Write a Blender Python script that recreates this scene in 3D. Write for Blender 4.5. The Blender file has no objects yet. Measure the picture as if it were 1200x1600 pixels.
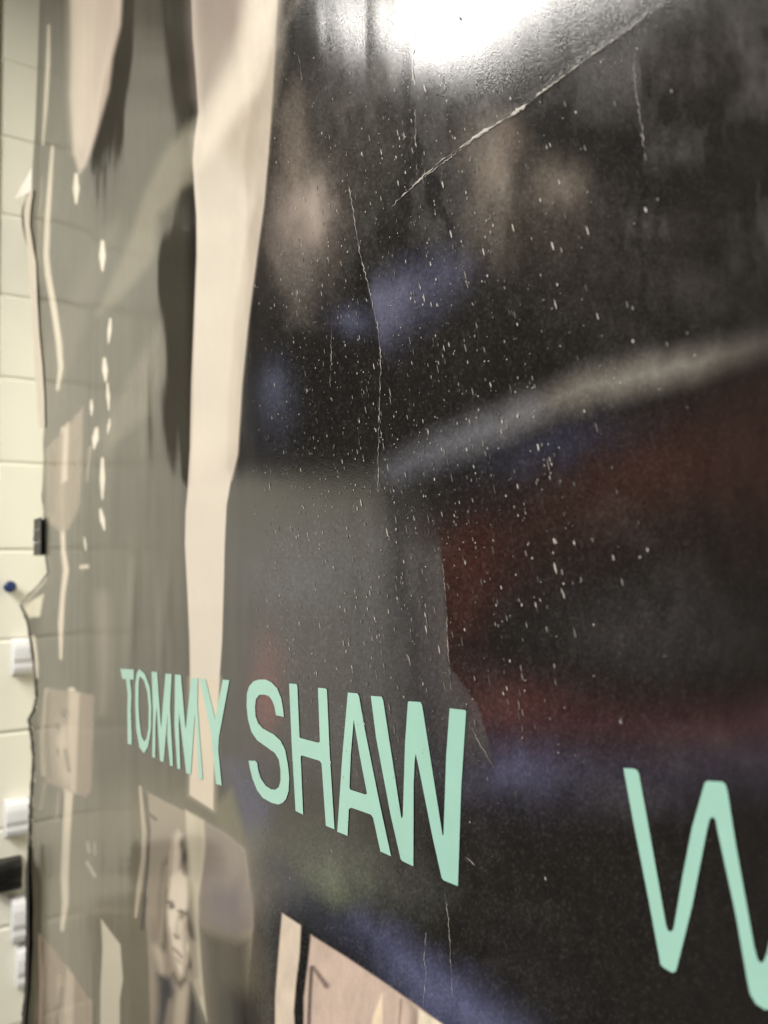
import bpy, bmesh, math, random
import numpy as np
from mathutils import Vector, Matrix
from mathutils.geometry import tessellate_polygon

random.seed(7)
rng = np.random.default_rng(7)
scene = bpy.context.scene
COL = scene.collection

# ------------------------------------------------------------------ camera
F = 1200.0                                        # focal length in pixels of a 1200 x 1600 frame
def nrm(v):
    v = np.array(v, float)
    return v / np.linalg.norm(v)
XW = nrm([788, 201, 1200])
ZW = nrm([-480, 9046, -1200])
YW = np.cross(ZW, XW)
R = np.array([XW, YW, ZW])                        # camera axes -> room axes
D = .47 * (-YW[2])                                # camera to poster, measured square to it
CAM = np.array([0, -D, 1.5])
cd = bpy.data.cameras.new('camera')
cam = bpy.data.objects.new('camera', cd)
COL.objects.link(cam)
m = Matrix([list(R[i]) + [CAM[i]] for i in range(3)] + [[0, 0, 0, 1]])
cam.matrix_world = m
cd.sensor_fit = 'VERTICAL'
cd.sensor_height = 36
cd.lens = 36 * F / 1600
cd.clip_start = .01
cd.clip_end = 50
cd.dof.use_dof = True
cd.dof.focus_distance = .50
cd.dof.aperture_fstop = 7.5
scene.camera = cam

# ------------------------------------------------------------------ world, lamps, exposure
w = bpy.data.worlds.new('World')
scene.world = w
w.use_nodes = True
w.node_tree.nodes['Background'].inputs[0].default_value = (1, .93, .84, 1)
w.node_tree.nodes['Background'].inputs[1].default_value = .035
vs = scene.view_settings
vs.view_transform = 'Standard'
vs.look = 'None'
vs.exposure = 0
vs.gamma = 1
LAMP = (1, .968, .912)
def area(name, loc, sx, sy, radiance, col):
    l = bpy.data.lights.new(name, 'AREA')
    l.shape = 'RECTANGLE'
    l.size = sx
    l.size_y = sy
    l.energy = radiance * math.pi * sx * sy
    l.color = col
    o = bpy.data.objects.new(name, l)
    o.location = loc
    COL.objects.link(o)
    return o
l1 = area('ceiling_or_fill_lamp', (-1.32, -1.13, 3.2), .84, .30, 34, LAMP)
l1.rotation_euler = (0, 0, math.radians(-16))
area('ceiling_or_fill_lamp', (.10, -2.1, 3.5), 1.5, .8, 36, LAMP)  # added fill, no fixture: brightens the poster from the room side
area('ceiling_or_fill_lamp', (-.30, -2.9, 2.8), 1.0, .6, 46, LAMP)  # added fill, no fixture: evens out the poster's left

# ------------------------------------------------------------------ helpers
def lin(c):
    c = np.array(c, float) / 255
    return np.where(c <= .04045, c / 12.92, ((c + .055) / 1.055) ** 2.4)

def ray(px, py):
    px = np.asarray(px, float); py = np.asarray(py, float)
    v = np.stack([px - 600, 800 - py, np.full_like(px, -F)], -1)
    return v @ R.T
def hit(px, py, h=0.0):
    r = ray(px, py)
    t = (D - h) / r[..., 1]
    return CAM + t[..., None] * r
def hit_x(px, py, x):
    r = ray(px, py)
    return CAM + ((x - CAM[0]) / r[0]) * r
def proj(P):
    c = (P - CAM) @ R
    return 600 + F * c[..., 0] / -c[..., 2], 800 - F * c[..., 1] / -c[..., 2]

def tag(o, label=None, cat=None, group=None, kind=None):
    for k, v in (('label', label), ('category', cat), ('group', group), ('kind', kind)):
        if v:
            o[k] = v
def mesh_obj(name, verts, faces, mat, parent=None, smooth=True):
    me = bpy.data.meshes.new(name)
    me.from_pydata([tuple(v) for v in verts], [], faces)
    me.update()
    if smooth:
        me.polygons.foreach_set('use_smooth', [True] * len(me.polygons))
    o = bpy.data.objects.new(name, me)
    COL.objects.link(o)
    if mat:
        me.materials.append(mat)
    o.parent = parent
    return o
def empty(name, loc=(0, 0, 0)):
    o = bpy.data.objects.new(name, None)
    o.location = loc
    o.empty_display_size = .05
    COL.objects.link(o)
    return o
def bm_obj(name, bm, mat, parent=None, smooth=False, bevel=0, seg=3):
    if bevel:
        bmesh.ops.bevel(bm, geom=bm.edges[:], offset=bevel, segments=seg, affect='EDGES', profile=.5)
    me = bpy.data.meshes.new(name)
    bm.to_mesh(me)
    bm.free()
    if smooth:
        me.polygons.foreach_set('use_smooth', [True] * len(me.polygons))
    me.materials.append(mat)
    o = bpy.data.objects.new(name, me)
    COL.objects.link(o)
    o.parent = parent
    return o
def box_bm(sx, sy, sz, c=(0, 0, 0)):
    bm = bmesh.new()
    bmesh.ops.create_cube(bm, size=1, matrix=Matrix.Translation(c) @ Matrix.Diagonal((sx, sy, sz, 1)))
    return bm

# ------------------------------------------------------------------ materials
def mat_new(name):
    mt = bpy.data.materials.new(name)
    mt.use_nodes = True
    return mt, mt.node_tree, mt.node_tree.nodes['Principled BSDF']
def noise_bump(nt, b, scales, dist, strength=1.0):
    """adds up several noises into one bump"""
    tc = nt.nodes.new('ShaderNodeTexCoord')
    acc = None
    for sc, amp in scales:
        n = nt.nodes.new('ShaderNodeTexNoise')
        n.inputs['Scale'].default_value = sc
        n.inputs['Detail'].default_value = 2
        nt.links.new(tc.outputs['Object'], n.inputs['Vector'])
        mu = nt.nodes.new('ShaderNodeMath'); mu.operation = 'MULTIPLY'
        mu.inputs[1].default_value = amp
        nt.links.new(n.outputs['Fac'], mu.inputs[0])
        if acc is None:
            acc = mu
        else:
            a = nt.nodes.new('ShaderNodeMath'); a.operation = 'ADD'
            nt.links.new(acc.outputs[0], a.inputs[0]); nt.links.new(mu.outputs[0], a.inputs[1])
            acc = a
    bp = nt.nodes.new('ShaderNodeBump')
    bp.inputs['Strength'].default_value = strength
    bp.inputs['Distance'].default_value = dist
    nt.links.new(acc.outputs[0], bp.inputs['Height'])
    nt.links.new(bp.outputs[0], b.inputs['Normal'])
    return tc, bp
GRAIN = [(1300, .35), (420, .06)]
def vinyl(name, color=None, attr=None, rough=.12):
    mt, nt, b = mat_new(name)
    b.inputs['Roughness'].default_value = rough
    b.inputs['IOR'].default_value = 1.5
    tc, bp = noise_bump(nt, b, GRAIN, .00013)
    if attr:
        a = nt.nodes.new('ShaderNodeAttribute')
        a.attribute_name = attr
        nt.links.new(a.outputs['Color'], b.inputs['Base Color'])
    else:
        n = nt.nodes.new('ShaderNodeTexNoise')
        n.inputs['Scale'].default_value = 60
        n.inputs['Detail'].default_value = 6
        nt.links.new(tc.outputs['Object'], n.inputs['Vector'])
        mx = nt.nodes.new('ShaderNodeMix'); mx.data_type = 'RGBA'
        mx.inputs['A'].default_value = (*[c * .93 for c in color], 1)
        mx.inputs['B'].default_value = (*[min(1, c * 1.07) for c in color], 1)
        nt.links.new(n.outputs['Fac'], mx.inputs['Factor'])
        nt.links.new(mx.outputs['Result'], b.inputs['Base Color'])
    return mt
def plain(name, color, rough=.5, var=.08, scale=30, bump=None, metal=0):
    mt, nt, b = mat_new(name)
    b.inputs['Roughness'].default_value = rough
    b.inputs['Metallic'].default_value = metal
    tc, bp = noise_bump(nt, b, bump or [(200, .3)], .0004)
    n = nt.nodes.new('ShaderNodeTexNoise')
    n.inputs['Scale'].default_value = scale
    n.inputs['Detail'].default_value = 5
    nt.links.new(tc.outputs['Object'], n.inputs['Vector'])
    mx = nt.nodes.new('ShaderNodeMix'); mx.data_type = 'RGBA'
    mx.inputs['A'].default_value = (*[c * (1 - var) for c in color], 1)
    mx.inputs['B'].default_value = (*[min(1, c * (1 + var)) for c in color], 1)
    nt.links.new(n.outputs['Fac'], mx.inputs['Factor'])
    nt.links.new(mx.outputs['Result'], b.inputs['Base Color'])
    return mt

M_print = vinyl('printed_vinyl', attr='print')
M_mint = vinyl('mint_ink', lin((156, 198, 182)))
M_chip = plain('worn_print', lin((184, 178, 169)), .6)
M_chip_dim = plain('worn_print_dim', lin((122, 118, 112)), .6)
M_chip_faint = plain('worn_print_faint', lin((86, 83, 78)), .6)
M_crease = plain('cracked_print', lin((172, 166, 156)), .4, bump=[(700, .8)])
M_paper = plain('paper_edge', lin((206, 196, 178)), .6)
M_wall = plain('painted_block', (.89, .865, .735), .45, .05, 6, bump=[(160, .7), (45, .6)])
M_mortar = plain('painted_mortar', (.78, .76, .64), .6, .08, 20, bump=[(260, .8)])
M_tatter = plain('paper_tatter', (.86, .83, .74), .5)
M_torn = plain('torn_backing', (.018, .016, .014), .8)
M_added_base = plain('added_dark_base', (.26, .25, .22), .6)
M_white = plain('white_plastic', (.82, .82, .82), .25, .03)
M_black = plain('black_plastic', (.012, .012, .011), .3, .1)
M_blue = plain('blue_plastic', (.03, .05, .14), .3, .1)
M_steel = plain('steel_wire', (.6, .6, .6), .25, .05, metal=1)

# ------------------------------------------------------------------ block walls
CH = .2085                                        # course height
BX = -1.98                                        # face of the far wall
def block_mesh(name, ly, lz, dx):
    """a hollow block's face: pillowed and soft edged, origin at its centre, face towards +x"""
    bm = box_bm(dx, ly, lz)
    bmesh.ops.bevel(bm, geom=bm.edges[:], offset=.0045, segments=2, affect='EDGES', profile=.5)
    me = bpy.data.meshes.new(name)
    bm.to_mesh(me); bm.free()
    me.polygons.foreach_set('use_smooth', [p.area < .002 for p in me.polygons])
    me.materials.append(M_wall)
    return me
z0 = hit_x(20, 462, BX)[2] % CH                   # a joint runs through this height
wall = empty('block_wall', (BX, -.3, 0))
tag(wall, 'cream painted concrete block wall behind the ragged left edge of the poster', 'wall')
def put_block(me, x, y, z):
    o = bpy.data.objects.new('block', me)
    o.parent = wall
    o.matrix_parent_inverse = Matrix.Identity(4)
    o.location = (x - BX + random.uniform(-.001, .001), y + .3, z)
    COL.objects.link(o)
DEP = .10
B_full = block_mesh('block', .328, CH - .0045, DEP)
B_half = block_mesh('block', .160, CH - .0045, DEP)
B_qtr = block_mesh('block', .095, CH - .0045, DEP)
B_rec = block_mesh('block', .16, CH - .0045, DEP)
LEN = {B_full.name: .328, B_half.name: .160, B_qtr.name: .095}
YP = -.046                                        # where the pier's corner stands
k = 0
z = z0 - CH / 2
while z < 3.7:
    put_block(B_rec, BX - DEP / 2, YP + .012 + .08, z)
    # pier, running bond; its unseen part is cut to shape the poster's reflections
    y = YP
    seq = [B_full, B_half if z < 1.86 else B_qtr]
    if k % 2:
        seq = seq[::-1]
    for me in (seq if z > .86 else [B_qtr]):
        ln = LEN[me.name]
        put_block(me, BX + .010 - DEP / 2, y - ln / 2, z)
        y -= ln + .009
    y = YP - .506  # added low wall, unseen, shaped for its reflection in the poster
    if .80 < z < 1.86:
        seq = [B_full, B_half] if k % 2 else [B_half, B_full]
        for me in seq:
            ln = LEN[me.name]
            put_block(me, BX + .010 - DEP / 2, y - ln / 2, z)
            y -= ln + .009
    k += 1
    z += CH
def join_boxes(name, boxes, mat, parent):
    bm = bmesh.new()
    for (x0, x1, y0, y1, za, zb) in boxes:
        bmesh.ops.create_cube(bm, size=1, matrix=Matrix.Translation(((x0 + x1) / 2, (y0 + y1) / 2, (za + zb) / 2)) @ Matrix.Diagonal((x1 - x0, y1 - y0, zb - za, 1)))
    o = bm_obj(name, bm, mat, parent)
    if parent:
        o.location = -Vector(parent.location)
    return o
join_boxes('mortar', [(BX - DEP, BX - .003, YP + .006, .125, 0, 3.7)], M_mortar, wall)
join_boxes('mortar', [(BX - DEP, BX + .007, -.470, YP - .004, .86, 3.7)], M_mortar, wall)
join_boxes('mortar', [(BX - DEP, BX + .007, -.142, YP - .004, 0.0, .8595)], M_mortar, wall)
join_boxes('added_base', [(BX - DEP, BX + .012, -.470, -.1425, 0.0, .8590)], M_added_base, wall)  # added dark base, unseen, darkens the reflection at the poster's lower left
join_boxes('mortar', [(BX - DEP, BX + .0055, -1.06, -.4705, .75, 1.86)], M_mortar, wall)

side = join_boxes('wall', [(BX + .02, 1.2, .085, .16, 0, 3.7)], M_wall, None)
side.name = 'backing_wall'
tag(side, kind='structure')

# ------------------------------------------------------------------ poster: grid
EDGE = [(-400, 66), (0, 62), (120, 58), (200, 55), (270, 50), (300, 50), (330, 46), (350, 45), (385, 50), (410, 55), (470, 57), (520, 60),
        (570, 65), (620, 68), (665, 69), (690, 67), (720, 68), (765, 66), (800, 68), (870, 71), (895, 74), (915, 58), (945, 30), (957, 37),
        (970, 41), (1010, 48), (1060, 54), (1090, 55), (1110, 51), (1124, 43), (1150, 47), (1180, 50), (1200, 50), (1240, 47), (1300, 45),
        (1350, 43), (1470, 44), (1540, 42), (1600, 37), (1700, 34), (2200, 34)]
def edge_px(py):
    return np.interp(py, [e[0] for e in EDGE], [e[1] for e in EDGE])
STEP = 2.0
cols = np.concatenate([np.arange(50, 420, 1.2), np.arange(420, 1262, STEP)])
rows = np.arange(-40, 1642, 2.2)
NC, NR = len(cols), len(rows)
E_ = edge_px(rows)[:, None] - 50
PX = cols[None, :] + E_ * np.clip(1 - (cols[None, :] - 50) / 150, 0, 1)
PY = np.repeat(rows[:, None], NC, 1)
G0 = hit(PX, PY)                                  # flat plane points
# --- painting
def sdf_poly(x, y, pts):
    pts = np.asarray(pts, float)
    dmin = np.full(x.shape, 1e12)
    ins = np.zeros(x.shape, bool)
    n = len(pts)
    for i in range(n):
        ax, ay = pts[i]; bx, by = pts[(i + 1) % n]
        ex, ey = bx - ax, by - ay
        wx, wy = x - ax, y - ay
        t = np.clip((wx * ex + wy * ey) / (ex * ex + ey * ey + 1e-9), 0, 1)
        dd = (wx - ex * t) ** 2 + (wy - ey * t) ** 2
        dmin = np.minimum(dmin, dd)
        c = ((ay > y) != (by > y)) & (x < (bx - ax) * (y - ay) / (by - ay + 1e-12) + ax)
        ins ^= c
    d = np.sqrt(dmin)
    return np.where(ins, -d, d)
def vnoise(x, y, seed=0):
    """value noise, smooth, 0..1"""
    xi = np.floor(x).astype(np.int64); yi = np.floor(y).astype(np.int64)
    fx = x - xi; fy = y - yi
    fx = fx * fx * (3 - 2 * fx); fy = fy * fy * (3 - 2 * fy)
    def hsh(a, b):
        n = (a * 374761393 + b * 668265263 + seed * 974634777) & 0xffffffff
        n = ((n ^ (n >> 13)) * 1274126177) & 0xffffffff
        return ((n ^ (n >> 16)) & 0xffff) / 65535.0
    return (hsh(xi, yi) * (1 - fx) + hsh(xi + 1, yi) * fx) * (1 - fy) + (hsh(xi, yi + 1) * (1 - fx) + hsh(xi + 1, yi + 1) * fx) * fy
def fbm(x, y, seed=0, oct=4):
    s = 0; a = .5; tot = 0
    for i in range(oct):
        s = s + a * vnoise(x, y, seed + i); tot += a
        x = x * 2.03 + 17; y = y * 2.03 + 31; a *= .5
    return s / tot
WARPX = (fbm(PX / 26, PY / 60, 3) - .5)
WARPY = (fbm(PX / 26, PY / 60, 9) - .5)

IMG = np.zeros((NR, NC, 3))
IMG[:] = lin((30, 28, 26))
class Win:
    pass
def window(x0, y0, x1, y1):
    r0, r1 = np.searchsorted(rows, [y0, y1]); 
    c0 = np.searchsorted(cols, x0 - 30); c1 = np.searchsorted(cols, x1 + 30)
    return slice(max(r0 - 1, 0), min(r1 + 1, NR)), slice(max(c0, 0), min(c1, NC))
def smooth(t):
    t = np.clip(t, 0, 1)
    return t * t * (3 - 2 * t)
def over(sl, a, col):
    col = np.asarray(col)
    IMG[sl] = IMG[sl] * (1 - a[..., None]) + col * a[..., None]
def poly(pts, col, blur=2.0, alpha=1.0, warp=0.0, target=None, clip=None):
    xs = [p[0] for p in pts]; ys = [p[1] for p in pts]
    pad = blur + abs(warp) + 4
    sl = window(min(xs) - pad, min(ys) - pad, max(xs) + pad, max(ys) + pad)
    x = PX[sl] + warp * WARPX[sl]; y = PY[sl] + warp * WARPY[sl]
    a = smooth(.5 - sdf_poly(x, y, pts) / (blur + 1e-6) * .5) * alpha
    if clip is not None:
        a = a * smooth(.5 - sdf_poly(PX[sl], PY[sl], clip) / 6)
    if target is None:
        over(sl, a, lin(col) if max(col) > 1.01 else col)
    else:
        target[sl] = target[sl] * (1 - a) + col * a
def blob(cx, cy, rx, ry, col, alpha=1.0, ang=0.0, warp=0.0, p=2.0, target=None):
    m_ = max(rx, ry) * 2.2 + abs(warp)
    sl = window(cx - m_, cy - m_, cx + m_, cy + m_)
    x = PX[sl] - cx + warp * WARPX[sl]; y = PY[sl] - cy + warp * WARPY[sl]
    c, s = math.cos(math.radians(ang)), math.sin(math.radians(ang))
    u = (x * c + y * s) / rx; v = (-x * s + y * c) / ry
    a = np.exp(-np.power(u * u + v * v, p / 2) * 1.2) * alpha
    if target is None:
        over(sl, a, lin(col))
    else:
        target[sl] = target[sl] * (1 - a) + col * a
def stroke(pts, widths, col, blur=2.0, alpha=1.0, warp=0.0, target=None, alphas=None):
    xs = [p[0] for p in pts]; ys = [p[1] for p in pts]
    if not hasattr(widths, '__len__'):
        widths = [widths] * len(pts)
    if alphas is None:
        alphas = [1] * len(pts)
    pad = max(widths) + blur + abs(warp) + 4
    sl = window(min(xs) - pad, min(ys) - pad, max(xs) + pad, max(ys) + pad)
    x = PX[sl] + warp * WARPX[sl]; y = PY[sl] + warp * WARPY[sl]
    best = np.full(x.shape, 1e9); al = np.zeros(x.shape)
    for i in range(len(pts) - 1):
        ax, ay = pts[i]; bx, by = pts[i + 1]
        ex, ey = bx - ax, by - ay
        t = np.clip(((x - ax) * ex + (y - ay) * ey) / (ex * ex + ey * ey + 1e-9), 0, 1)
        dd = np.sqrt((x - ax - ex * t) ** 2 + (y - ay - ey * t) ** 2) - (widths[i] * (1 - t) + widths[i + 1] * t) / 2
        q = dd < best
        best = np.where(q, dd, best)
        al = np.where(q, alphas[i] * (1 - t) + alphas[i + 1] * t, al)
    a = smooth(.5 - best / (blur + 1e-6) * .5) * alpha * al
    if target is None:
        over(sl, a, lin(col))
    else:
        target[sl] = target[sl] * (1 - a) + col * a

#PRINT-BEGIN
# left, murky olive photograph, with diagonal reflection bands painted over it
poly([(20, -60), (300, -60), (296, 300), (300, 700), (288, 800), (296, 1240), (400, 1330), (420, 1660), (20, 1660)], (62, 59, 50), 14)
poly([(85, 400), (150, 495), (110, 600), (70, 700), (62, 600)], (46, 43, 36), 14, .8, warp=6)
poly([(306, 185), (302, 285), (280, 300), (248, 335), (240, 400), (205, 450), (165, 488), (150, 494), (178, 430), (200, 380), (225, 300), (262, 230)], (116, 110, 92), 10, .85, warp=8)
poly([(60, 560), (90, 500), (150, 380), (190, 330), (150, 460), (75, 690), (62, 680)], (88, 83, 70), 12, .7, warp=6)
poly([(250, 505), (254, 590), (236, 645), (165, 704), (158, 676), (200, 590)], (108, 102, 86), 12, .8, warp=8)
poly([(80, 1080), (180, 860), (280, 800), (285, 960), (200, 1000), (120, 1240)], (72, 69, 58), 50, .6, warp=10)
# right: soft, blurred patches of tone
blob(560, 130, 120, 130, (66, 62, 58), .85, warp=60)  # grey sheen of the vinyl painted in as soft fog, here and below
blob(590, 240, 60, 90, (70, 68, 62), .7, warp=50)
blob(575, 30, 60, 40, (80, 76, 70), .6, warp=40)
blob(560, 60, 40, 70, (42, 40, 38), .5, warp=40)
blob(468, 350, 52, 95, (140, 127, 118), .85, warp=40)
blob(492, 318, 34, 46, (166, 153, 142), .8, warp=30)
poly([(462, 130), (472, 150), (482, 300), (440, 300), (435, 220)], (118, 108, 98), 26, .7, warp=30)
poly([(440, 400), (500, 400), (478, 500), (458, 500)], (96, 90, 84), 30, .7, warp=20)
poly([(436, 60), (452, 0), (470, 0), (450, 40), (440, 110), (428, 160)], (130, 124, 114), 12, .5)
RIGHT_OF_CREASE = [(545, 290), (553, 340), (563, 400), (577, 452), (590, 512), (595, 560), (594, 600), (900, 600), (900, 290)]
poly([(570, 462), (620, 440), (700, 400), (730, 415), (690, 465), (645, 500), (600, 535), (580, 520)], (88, 88, 108), 60, .8, warp=16, clip=RIGHT_OF_CREASE)
poly([(565, 466), (600, 448), (636, 440), (626, 490), (601, 536), (580, 515)], (102, 102, 122), 26, .7, warp=8, clip=RIGHT_OF_CREASE)
blob(553, 500, 36, 30, (72, 74, 92), .8, warp=30)
blob(430, 610, 22, 44, (88, 92, 112), .8, warp=20)
blob(420, 640, 50, 90, (46, 46, 54), .6, warp=30)
blob(770, 260, 46, 84, (124, 114, 104), .9, ang=8, warp=40)
blob(795, 215, 24, 30, (104, 92, 84), .8, warp=20)
blob(775, 350, 36, 60, (90, 82, 74), .7, warp=30)
blob(873, 292, 52, 46, (108, 99, 90), .9, warp=30)
blob(860, 370, 80, 60, (66, 60, 55), .7, warp=40)
blob(815, 262, 16, 40, (44, 40, 38), .6, warp=20)
blob(930, 440, 160, 110, (46, 42, 38), .6, warp=60)
blob(690, 300, 60, 80, (46, 44, 44), .6, warp=40)
blob(700, 570, 110, 80, (36, 34, 32), .6, warp=60)
blob(1040, 90, 190, 120, (40, 36, 34), .6, warp=60)
blob(1110, 330, 130, 190, (40, 36, 33), .5, warp=60)
# dark red and slate
poly([(690, 860), (760, 810), (900, 720), (1060, 650), (1300, 560), (1300, 860), (1000, 830), (860, 880), (720, 930)], (50, 35, 31), 110, .8, warp=30)
blob(1010, 735, 130, 60, (58, 38, 32), .6, ang=-14, warp=30)
blob(750, 860, 70, 60, (52, 33, 30), .7, warp=20)
poly([(680, 850), (745, 840), (770, 920), (740, 985), (690, 1010)], (60, 33, 28), 60, .7, warp=24)
blob(860, 700, 120, 42, (48, 48, 60), .8, ang=-18, warp=40)
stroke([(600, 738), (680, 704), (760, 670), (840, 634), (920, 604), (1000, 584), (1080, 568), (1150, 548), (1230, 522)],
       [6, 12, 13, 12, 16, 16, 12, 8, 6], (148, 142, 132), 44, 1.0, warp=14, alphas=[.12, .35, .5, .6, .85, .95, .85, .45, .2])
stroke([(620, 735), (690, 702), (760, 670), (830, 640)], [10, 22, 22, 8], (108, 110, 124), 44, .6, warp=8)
blob(1000, 985, 170, 80, (50, 47, 46), .7, warp=60)
blob(1110, 850, 110, 70, (34, 30, 28), .7, warp=60)
poly([(705, 1060), (780, 1075), (900, 1105), (1050, 1125), (1300, 1120), (1300, 1165), (1050, 1165), (900, 1160), (800, 1185), (760, 1150)], (70, 42, 40), 80, .8, warp=20)
blob(800, 1110, 70, 40, (74, 46, 44), .6, warp=20)
poly([(690, 1165), (780, 1175), (900, 1165), (1050, 1175), (1300, 1165), (1300, 1215), (1000, 1225), (860, 1265), (720, 1250)], (56, 53, 64), 80, .8, warp=30)
blob(800, 1205, 90, 40, (78, 77, 100), .7, warp=30)
blob(1010, 1240, 110, 40, (52, 48, 56), .7, warp=40)
poly([(640, 1330), (760, 1270), (1300, 1290), (1300, 1700), (900, 1700), (700, 1500)], (34, 31, 29), 90, .7)
# grey flat panel left of the long crease
PANEL = [(340, 780), (680, 780), (688, 850), (692, 900), (697, 960), (700, 1040), (718, 1064), (745, 1100), (772, 1190), (772, 1300), (340, 1300)]
poly([(352, 845), (430, 810), (560, 800), (640, 830), (720, 850), (720, 960), (730, 1040), (775, 1100), (800, 1190), (690, 1240), (560, 1240), (420, 1210), (352, 1210)], (54, 52, 55), 50, .85, warp=8, clip=PANEL)
poly([(640, 860), (700, 860), (720, 1030), (760, 1060), (790, 1190), (700, 1160), (660, 1000)], (78, 74, 72), 30, .55, clip=PANEL)
poly([(701, 1000), (716, 1000), (760, 1080), (772, 1150), (740, 1110)], (84, 62, 58), 20, .5, clip=PANEL)
blob(414, 1085, 22, 62, (104, 62, 62), .8, warp=20)
blob(420, 1020, 24, 40, (88, 58, 60), .6, warp=20)
blob(470, 900, 90, 60, (74, 74, 80), .5, warp=40)
# under the lettering
poly([(345, 1190), (372, 1190), (420, 1260), (400, 1330), (385, 1330), (370, 1260)], (66, 66, 86), 26, .9, warp=16)
blob(395, 1260, 26, 60, (64, 64, 88), .7, warp=20)
poly([(335, 1262), (362, 1230), (378, 1290), (388, 1330), (392, 1345), (340, 1310)], (96, 94, 74), 8, .9)
poly([(400, 1300), (480, 1290), (620, 1350), (700, 1400), (640, 1440), (520, 1420), (440, 1400)], (76, 76, 70), 60, .6, warp=30)
blob(520, 1385, 46, 50, (86, 92, 76), .8, warp=40)
poly([(380, 1340), (430, 1330), (520, 1420), (640, 1500), (760, 1570), (860, 1660), (720, 1660), (640, 1570), (470, 1440), (440, 1430), (425, 1660), (396, 1660)], (44, 45, 54), 20, .9, warp=10)
poly([(560, 1440), (640, 1480), (760, 1560), (840, 1620), (840, 1660), (760, 1660), (660, 1580)], (90, 92, 122), 50, .85, warp=30)
poly([(800, 1460), (900, 1560), (960, 1660), (860, 1660), (760, 1530)], (36, 34, 34), 60, .7)

poly([(20, 1290), (200, 1240), (300, 1240), (390, 1330), (420, 1660), (20, 1660)], (116, 109, 90), 60, .85, warp=10)
# white stripe that hangs through the middle
STRIPE = [(297, -60), (301, 60), (306, 120), (310, 175), (304, 215), (301, 250), (304, 300), (307, 340), (307, 400), (303, 500), (299, 600), (297, 700),
          (293, 770), (290, 800), (289, 850), (293, 930), (296, 1000), (297, 1060), (298, 1150), (296, 1242), (333, 1266), (334, 1200), (339, 1140), (343, 1060),
          (347, 1000), (350, 900), (351, 850), (354, 790), (360, 755), (371, 710), (378, 600), (388, 500), (401, 400), (412, 320), (419, 240), (426, 140), (430, 60), (438, -60)]
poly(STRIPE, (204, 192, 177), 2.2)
poly([(300, -60), (400, -60), (385, 40), (350, 100), (318, 170), (310, 150), (304, 60)], (158, 143, 132), 22, .85)  # stripe top outside the reflection, painted greyer
poly([(405, 130), (424, 100), (421, 160), (404, 240), (385, 290), (356, 240), (330, 190), (352, 165)], (172, 158, 140), 24, .8)  # pocket without reflected glare, painted darker
poly([(392, -60), (440, -60), (428, 70), (400, 140), (350, 210), (312, 260), (308, 215), (330, 160), (372, 90)], (236, 224, 206), 18, .9)  # diagonal reflection across the stripe, painted near white
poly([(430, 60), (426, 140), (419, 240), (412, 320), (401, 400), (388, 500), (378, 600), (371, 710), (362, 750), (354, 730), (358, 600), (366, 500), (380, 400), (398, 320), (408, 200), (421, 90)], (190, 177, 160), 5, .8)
poly([(297, 1060), (343, 1060), (339, 1140), (334, 1266), (296, 1242)], (205, 190, 165), 10, .6)
# cream stripe by the top left corner
poly([(110, -60), (194, -60), (188, 40), (176, 90), (170, 140), (152, 205), (134, 258), (124, 272), (115, 240), (110, 150), (112, 80)], (192, 176, 160), 5)
poly([(112, -60), (160, -60), (150, 60), (142, 120), (128, 230), (118, 235), (111, 150)], (214, 198, 180), 16, .8)
# thin pale lines, far left
stroke([(76, 40), (75, 100), (71, 170), (67, 225)], [3, 6, 6, 3], (214, 204, 182), 3)
stroke([(82, 230), (77, 300), (74, 340), (72, 400), (75, 430), (84, 480), (92, 535), (95, 575), (90, 608)], [4, 7, 8, 9, 9, 9, 9, 8, 4], (226, 214, 192), 3)
stroke([(66, 280), (62, 340), (60, 400), (62, 440)], [3, 6, 6, 3], (160, 148, 130), 4, .6)
stroke([(98, 670), (98, 740), (97, 800), (99, 860), (103, 890), (98, 930), (95, 975), (95, 1028)], [5, 9, 7, 7, 9, 7, 8, 4], (220, 206, 184), 3)
stroke([(112, 1080), (110, 1160), (107, 1240), (104, 1300), (101, 1370), (102, 1410), (97, 1452)], [12, 13, 14, 12, 12, 10, 6], (212, 199, 178), 3)
stroke([(159, 935), (162, 990), (164, 1060), (160, 1110)], [24, 22, 16, 10], (128, 116, 100), 12, .6)
poly([(158, 1436), (188, 1476), (192, 1530), (187, 1562), (187, 1660), (156, 1660), (157, 1545), (160, 1480)], (206, 197, 176), 2.5)
for (cx, cy, wd, ln, tl) in [(119, 295, 10, 44, 0), (160, 400, 10, 44, 0), (171, 517, 6, 36, -3), (164, 578, 9, 34, 2), (143, 637, 5, 22, 0),
                             (149, 685, 10, 30, -4), (170, 666, 4, 20, -3), (160, 748, 8, 62, 0), (160, 812, 8, 30, 6), (133, 850, 3, 18, 2), (169, 620, 5, 40, 2)]:
    stroke([(cx - tl / 2, cy - ln / 2), (cx, cy), (cx + tl / 2, cy + ln / 2)], [wd * .5, wd, wd * .3], (236, 226, 206), 2.5)
stroke([(127, 886), (136, 885)], [6, 6], (205, 192, 170), 3)
stroke([(141, 700), (136, 750)], [6, 3], (160, 146, 125), 4, .7)
stroke([(137, 1318), (139, 1330)], 5, (180, 170, 150), 3, .8); stroke([(148, 1318), (148, 1334)], 4, (170, 160, 140), 3, .8)
stroke([(136, 1348), (148, 1368)], 5, (190, 180, 160), 3, .8)
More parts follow.
